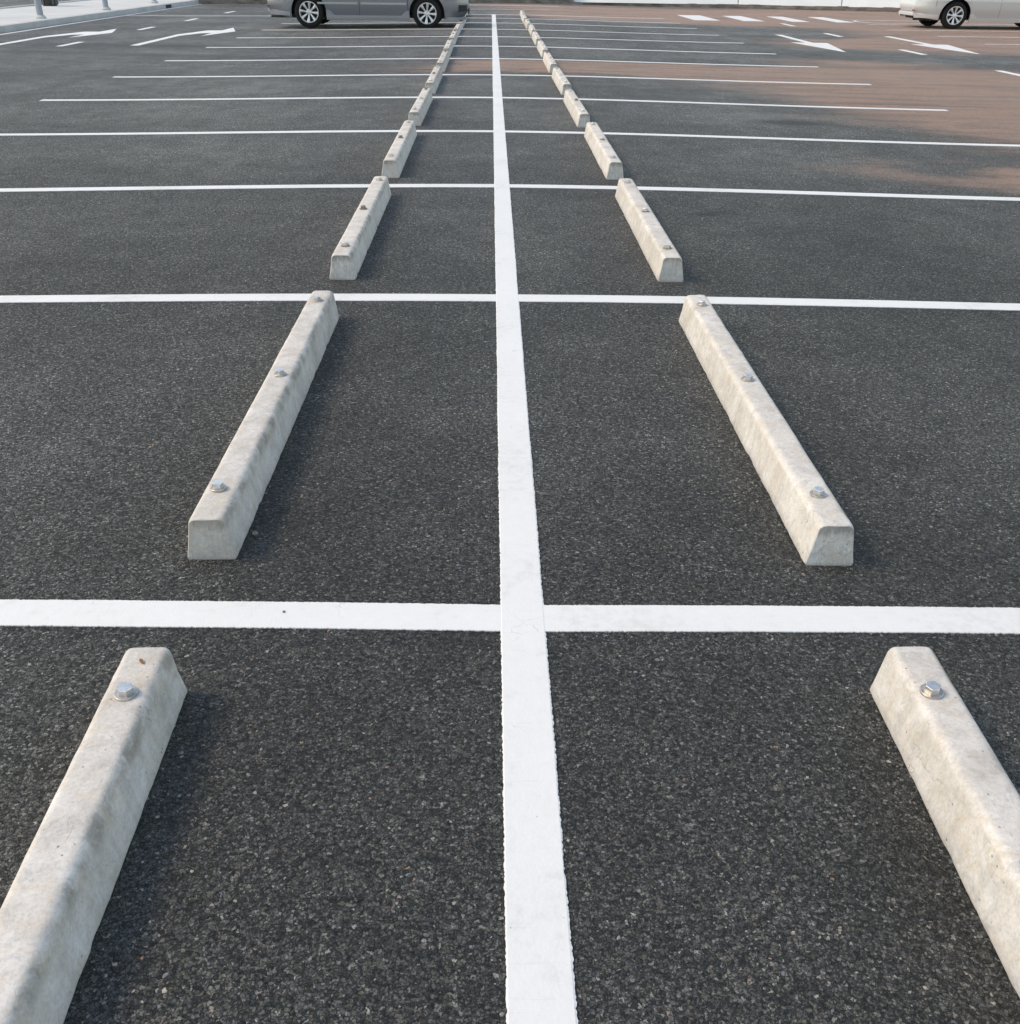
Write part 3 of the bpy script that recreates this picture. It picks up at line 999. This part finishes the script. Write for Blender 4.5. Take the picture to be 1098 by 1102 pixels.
def make_wheel(parent, x, y, sy, nsp):
    """tyre, with the alloy rim as its child; sy = side the face looks to"""
    bm = bmesh.new()
    R0 = WRAD
    prof = [(0.215, -0.085), (0.235, -0.10), (0.285, -0.098), (0.305, -0.085), (R0, -0.06), (R0, 0.06), (0.305, 0.085), (0.285, 0.098), (0.235, 0.10), (0.215, 0.09)]
    add_lathe(bm, prof, 56, 'Y', (0, 0, 0), 0, False)
    # tread grooves as ribs
    for k in range(56):
        a = 2 * math.pi * k / 56
        for h in (-0.04, 0.0, 0.04):
            pass
    tyre = obj('wheel', bm, M_TYRE, parent)
    shade_by_angle(tyre, 50)
    tyre.location = (x, y, WRAD)
    tyre.rotation_euler = (0, random.uniform(0, 1), 0) if sy < 0 else (0, random.uniform(0, 1), math.pi)
    bm = bmesh.new()
    # barrel and lip
    add_lathe(bm, [(0.213, -0.08), (0.216, 0.088), (0.212, 0.098), (0.198, 0.098), (0.192, 0.085), (0.190, 0.02), (0.188, -0.08)], 56, 'Y', (0, 0, 0), 0, False)
    # hub
    add_lathe(bm, [(0.062, 0.02), (0.060, 0.066), (0.048, 0.078), (0.030, 0.080), (0.026, 0.074), (0.0, 0.074)][:5], 32, 'Y')
    for k in range(nsp):
        a = 2 * math.pi * k / nsp
        # spoke: tapering bar, wide at the rim
        secs = []
        for r, hw, h0, h1 in ((0.045, 0.017, 0.03, 0.072), (0.10, 0.018, 0.035, 0.076), (0.16, 0.027, 0.045, 0.086), (0.196, 0.036, 0.05, 0.090)):
            ring = []
            for w_, h in ((-hw, h0), (-hw, h1 - 0.008), (-hw * 0.6, h1), (hw * 0.6, h1), (hw, h1 - 0.008), (hw, h0)):
                lx, lz = r * math.cos(a) - w_ * math.sin(a), r * math.sin(a) + w_ * math.cos(a)
                ring.append(bm.verts.new((lx, -h, lz)))
            secs.append(ring)
        for p, q in zip(secs[:-1], secs[1:]):
            for i in range(6):
                j = (i + 1) % 6
                bm.faces.new((p[i], p[j], q[j], q[i]))
    bmesh.ops.recalc_face_normals(bm, faces=bm.faces)
    rim = obj('rim', bm, M_RIM, tyre)
    shade_by_angle(rim, 40)
    bm = bmesh.new()
    add_lathe(bm, [(0.187, -0.03), (0.187, -0.022)], 40, 'Y')  # black sheet stands in for the shade inside the rim
    add_lathe(bm, [(0.14, -0.02), (0.14, -0.01), (0.06, -0.005)], 40, 'Y')
    obj('disc_and_backing', bm, M_BLACK, tyre)


def make_car(label, loc, paint, trim, nsp, group, moulding, trim_sill):
    c = thing('sedan_car', label, 'car', loc, 0, group)
    bm = bmesh.new()
    body_mesh(bm)
    o = obj('body', bm, paint, c)
    shade_by_angle(o, 38)
    # wheel housings and floor, dark
    bm = bmesh.new()
    add_box(bm, (-2.0, -0.60, 0.205), (2.0, 0.60, 0.26))
    for x in (XF, XR):
        for s in (-1, 1):
            # half-drum liner
            rings = []
            for y in (0.55, 0.80):
                rings.append([bm.verts.new((x + 0.385 * math.cos(a), s * y, WRAD + 0.385 * math.sin(a))) for a in [math.pi * k / 24 for k in range(25)]])
            for k in range(24):
                bm.faces.new((rings[0][k], rings[0][k + 1], rings[1][k + 1], rings[1][k]))
            bm.faces.new(rings[0])
    add_box(bm, (-1.9, -0.5, 0.26), (1.9, 0.5, 0.6))
    obj('underbody', bm, M_BLACK, c)
    for x in (XF, XR):
        for s in (-1, 1):
            make_wheel(c, x, s * 0.755, s, nsp)
    # doors
    seam = -0.16
    for s in (-1, 1):
        for (x0, x1) in ((seam + 0.004, 0.90), (-1.10, seam - 0.004)):
            def zl(x, x0=x0):
                z = 0.275
                d = abs(x - XR)
                if d < 0.42:
                    z = max(z, WRAD + math.sqrt(0.42 ** 2 - d * d))
                return min(z, 0.93)
            bm = bmesh.new()
            side_panel(bm, s, (x0, x1), zl, lambda x: z_belt(x) - 0.012, 0.005, 0.008)
            d = obj('door', bm, paint, c)
            shade_by_angle(d, 38)
            bm = bmesh.new()
            hx = x0 + 0.12
            yb = side_y(hx, 0.84) + 0.006
            ys_ = sorted((s * (yb + 0.018), s * (yb + 0.036)))
            add_box(bm, (hx - 0.09, ys_[0], 0.825), (hx + 0.09, ys_[1], 0.853), 0.007)
            ye = sorted((s * (yb - 0.006), s * (yb + 0.02)))
            add_box(bm, (hx - 0.085, ye[0], 0.83), (hx - 0.06, ye[1], 0.848))
            add_box(bm, (hx + 0.06, ye[0], 0.83), (hx + 0.085, ye[1], 0.848))
            obj('handle', bm, paint, d)
            if moulding:
                bm = bmesh.new()
                side_panel(bm, s, (x0 + 0.03, x1 - 0.03), lambda x: 0.475, lambda x: 0.515, 0.016, 0.014, 4, 12)
                obj('moulding', bm, trim, d)
        # black seam strips behind the door gaps
        bm = bmesh.new()
        side_panel(bm, s, (seam - 0.008, seam + 0.008), 0.275, 0.92, 0.0015, 0.003, 8, 2)
        side_panel(bm, s, (0.898, 0.912), 0.275, 0.90, 0.0025, 0.003, 8, 2)
        obj('door_seal', bm, M_BLACK, c)
        # sill skirt with kicked-up ends
        bm = bmesh.new()
        x0, x1 = XR + 0.385, XF - 0.385
        side_panel(bm, s, (x0, x1), lambda x: 0.165,
                   lambda x: 0.262 + 0.10 * (smoothstep(x0 + 0.20, x0 + 0.05, x) + smoothstep(x1 - 0.20, x1 - 0.05, x)), 0.030, 0.06, 6, 60)
        obj('sill_skirt', bm, trim_sill, c)
    # cabin
    L, Rr = cabin_pts(1), cabin_pts(-1)
    bm = bmesh.new()
    roofL = [bm.verts.new(p) for p in L[1]]
    roofR = [bm.verts.new(p) for p in Rr[1]]
    mid = [bm.verts.new((p[0], 0, p[2] + 0.035)) for p in L[1]]
    baseL = [bm.verts.new(p) for p in L[0]]
    baseR = [bm.verts.new(p) for p in Rr[0]]
    for i in range(4):
        bm.faces.new((roofL[i], roofL[i + 1], mid[i + 1], mid[i]))
        bm.faces.new((mid[i], mid[i + 1], roofR[i + 1], roofR[i]))
        bm.faces.new((baseL[i], baseL[i + 1], roofL[i + 1], roofL[i]))
        bm.faces.new((roofR[i], roofR[i + 1], baseR[i + 1], baseR[i]))
    bm.faces.new((baseL[0], roofL[0], mid[0], roofR[0], baseR[0]))
    bm.faces.new((baseL[-1], baseR[-1], roofR[-1], mid[-1], roofL[-1]))
    bmesh.ops.recalc_face_normals(bm, faces=bm.faces)
    o = obj('roof', bm, paint, c)
    shade_by_angle(o, 30)
    for s, (bs, rf) in ((1, L), (-1, Rr)):
        for i0, t0, t1 in ((1, 0.02, 0.97), (2, 0.03, 0.96)):
            bm = bmesh.new()
            A, B_ = lerp(bs[i0], bs[i0 + 1], t0), lerp(bs[i0], bs[i0 + 1], t1)
            C_, D = lerp(rf[i0], rf[i0 + 1], t1), lerp(rf[i0], rf[i0 + 1], t0)
            q = [lerp(A, D, 0.06), lerp(B_, C_, 0.06), lerp(B_, C_, 0.93), lerp(A, D, 0.93)]
            q = [(p[0], p[1] + s * 0.002, p[2]) for p in q]
            quad_prism(bm, q, 0.006)
            obj('side_window', bm, M_GLASS, c)
    for i, nm in ((0, 'windscreen'), (4, 'rear_window')):
        bm = bmesh.new()
        A, B_, C_, D = L[0][i], Rr[0][i], Rr[1][i], L[1][i]
        cx = sum(p[0] for p in (A, B_, C_, D)) / 4
        q = [lerp(lerp(A, D, 0.06), lerp(B_, C_, 0.06), 0.05), lerp(lerp(A, D, 0.06), lerp(B_, C_, 0.06), 0.95),
             lerp(lerp(A, D, 0.95), lerp(B_, C_, 0.95), 0.95), lerp(lerp(A, D, 0.95), lerp(B_, C_, 0.95), 0.05)]
        quad_prism(bm, q, 0.006)
        obj(nm, bm, M_GLASS, c)
    for s in (-1, 1):
        # mirror
        bm = bmesh.new()
        y = sorted((s * 0.82, s * 0.99))
        add_box(bm, (0.66, y[0], 0.96), (0.76, y[1], 1.08), 0.025)
        obj('mirror', bm, paint, c)
        # headlight and tail light on the corners
        bm = bmesh.new()
        side_panel(bm, s, (1.78, 2.16), lambda x: 0.585 + 0.02 * (2.16 - x), lambda x: 0.70 + 0.06 * (2.16 - x), 0.006, 0.03, 6, 16)
        obj('headlight', bm, M_LENS, c)
        bm = bmesh.new()
        side_panel(bm, s, (-2.17, -1.90), 0.72, 0.90, 0.006, 0.03, 6, 12)
        y = sorted((s * 0.38, s * 0.585))
        add_box(bm, (-2.252, y[0], 0.72), (-2.225, y[1], 0.88), 0.01)
        obj('tail_light', bm, M_RED, c)
        # fog lamp pocket in the front bumper
        bm = bmesh.new()
        side_panel(bm, s, (2.02, 2.20), lambda x: 0.345 + 0.10 * (x - 2.02), lambda x: 0.48, 0.004, 0.02, 5, 10)
        obj('fog_lamp_pocket', bm, M_BLACK, c)
        # bumper shut lines
        bm = bmesh.new()
        side_panel(bm, s, (-1.80, -1.793), 0.50, 0.72, 0.0015, 0.004, 5, 1)
        obj('bumper_seam', bm, M_BLACK, c)
        # rear bumper reflector
        bm = bmesh.new()
        y = sorted((s * 0.42, s * 0.55))
        add_box(bm, (-2.250, y[0], 0.40), (-2.232, y[1], 0.43), 0.004)
        obj('reflector', bm, M_RED, c)
    # front grille and lower bumper lip
    bm = bmesh.new()
    add_box(bm, (2.22, -0.42, 0.52), (2.252, 0.42, 0.60), 0.008)
    add_box(bm, (2.22, -0.50, 0.30), (2.250, 0.50, 0.40), 0.008)
    obj('grille', bm, M_BLACK, c)
    bm = bmesh.new()
    for s in (-1, 1):
        side_panel(bm, s, (XF + 0.42, 2.19), 0.188, lambda x: 0.235 + 0.02 * (x - 1.7), 0.012, 0.05, 4, 20)
    add_box(bm, (2.02, -0.50, 0.20), (2.16, 0.50, 0.25), 0.01)
    obj('front_lip', bm, trim_sill, c)
    bm = bmesh.new()
    for s in (-1, 1):
        side_panel(bm, s, (-2.20, XR - 0.42), lambda x: 0.235 + 0.01 * (XR - x), lambda x: 0.315 + 0.03 * (XR - .42 - x), 0.014, 0.05, 4, 20)
    add_box(bm, (-2.245, -0.50, 0.285), (-2.12, 0.50, 0.36), 0.012)
    obj('rear_skirt', bm, trim_sill, c)
    # exhaust
    bm = bmesh.new()
    rings = []
    for x in (-2.19, -1.6):
        rings.append([bm.verts.new((x, -0.45 + 0.033 * math.cos(a), 0.215 + 0.033 * math.sin(a))) for a in [2 * math.pi * k / 16 for k in range(16)]])
    for k in range(16):
        bm.faces.new((rings[0][k], rings[0][(k + 1) % 16], rings[1][(k + 1) % 16], rings[1][k]))
    obj('exhaust_pipe', bm, M_STEELEX, c)
    return c


make_car('dark grey sedan parked across the left bays with its nose over the wheel stops', (-4.02 + 1.28, 24.80, gz(-2.8) - 0.004), M_GREY, M_TRIMG, 8, 'parked sedans', True, M_TRIMG)
make_car('pale silver sedan at the far right seen from behind its left rear corner', (11.88 + 1.28, 28.32, gz(13) - 0.002), M_SILVER, M_TRIMS, 8, 'parked sedans', False, M_TRIMS)

# ------------------------------------------------------------------ camera (photo solved by hand: f, pitch, yaw, roll)
h, pit, yaw, rol, f = 1.29873, 0.520639, 0.023847, 0.0137647, 1034.245
cy, sy_ = math.cos(yaw), math.sin(yaw)
F = Vector((sy_ * math.cos(pit), cy * math.cos(pit), -math.sin(pit)))
r0 = Vector((cy, -sy_, 0))
u0 = r0.cross(F)
Rv = math.cos(rol) * r0 + math.sin(rol) * u0
Uv = -math.sin(rol) * r0 + math.cos(rol) * u0
cam = bpy.data.cameras.new('camera')
co = bpy.data.objects.new('camera', cam)
COL.objects.link(co)
m = Matrix(((Rv.x, Uv.x, -F.x, 0), (Rv.y, Uv.y, -F.y, 0), (Rv.z, Uv.z, -F.z, h), (0, 0, 0, 1)))
co.matrix_world = m
cam.sensor_fit = 'HORIZONTAL'
cam.sensor_width = 36
cam.lens = 36 * f / 1098
cam.clip_end = 2000
cam.clip_start = 0.05
sc.camera = co

# ------------------------------------------------------------------ light: hazy sun from the far left
EL, AZ = R(47), R(-87)          # azimuth measured from +Y towards +X (negative: to the left)
w = bpy.data.worlds.new('World')
sc.world = w
w.use_nodes = True
nt = w.node_tree
sky = nt.nodes.new('ShaderNodeTexSky')
sky.sky_type = 'NISHITA'
sky.sun_disc = False
sky.sun_elevation = EL
sky.sun_rotation = AZ
sky.air_density = 1.0
sky.dust_density = 0.5
sky.ozone_density = 1.0
tint = nt.nodes.new('ShaderNodeMix')
tint.data_type = 'RGBA'
tint.blend_type = 'MULTIPLY'
tint.inputs[0].default_value = 1.0
tint.inputs[7].default_value = (1.0, 0.86, 0.71, 1)      # thin warm haze
nt.links.new(sky.outputs[0], tint.inputs[6])
nt.links.new(tint.outputs[2], nt.nodes['Background'].inputs[0])
nt.nodes['Background'].inputs[1].default_value = 0.15
sun = bpy.data.lights.new('sun', 'SUN')
sun.energy = 1.0
sun.angle = R(17)
sun.color = (1.0, 0.81, 0.54)
so = bpy.data.objects.new('sun', sun)
COL.objects.link(so)
d = Vector((math.sin(AZ) * math.cos(EL), math.cos(AZ) * math.cos(EL), math.sin(EL)))
so.rotation_euler = d.to_track_quat('Z', 'Y').to_euler()
so.location = (-20, 10, 20)

vs = sc.view_settings
vs.view_transform = 'Standard'
vs.look = 'None'
vs.gamma = 1
vs.use_curve_mapping = False
vs.exposure = 1.14
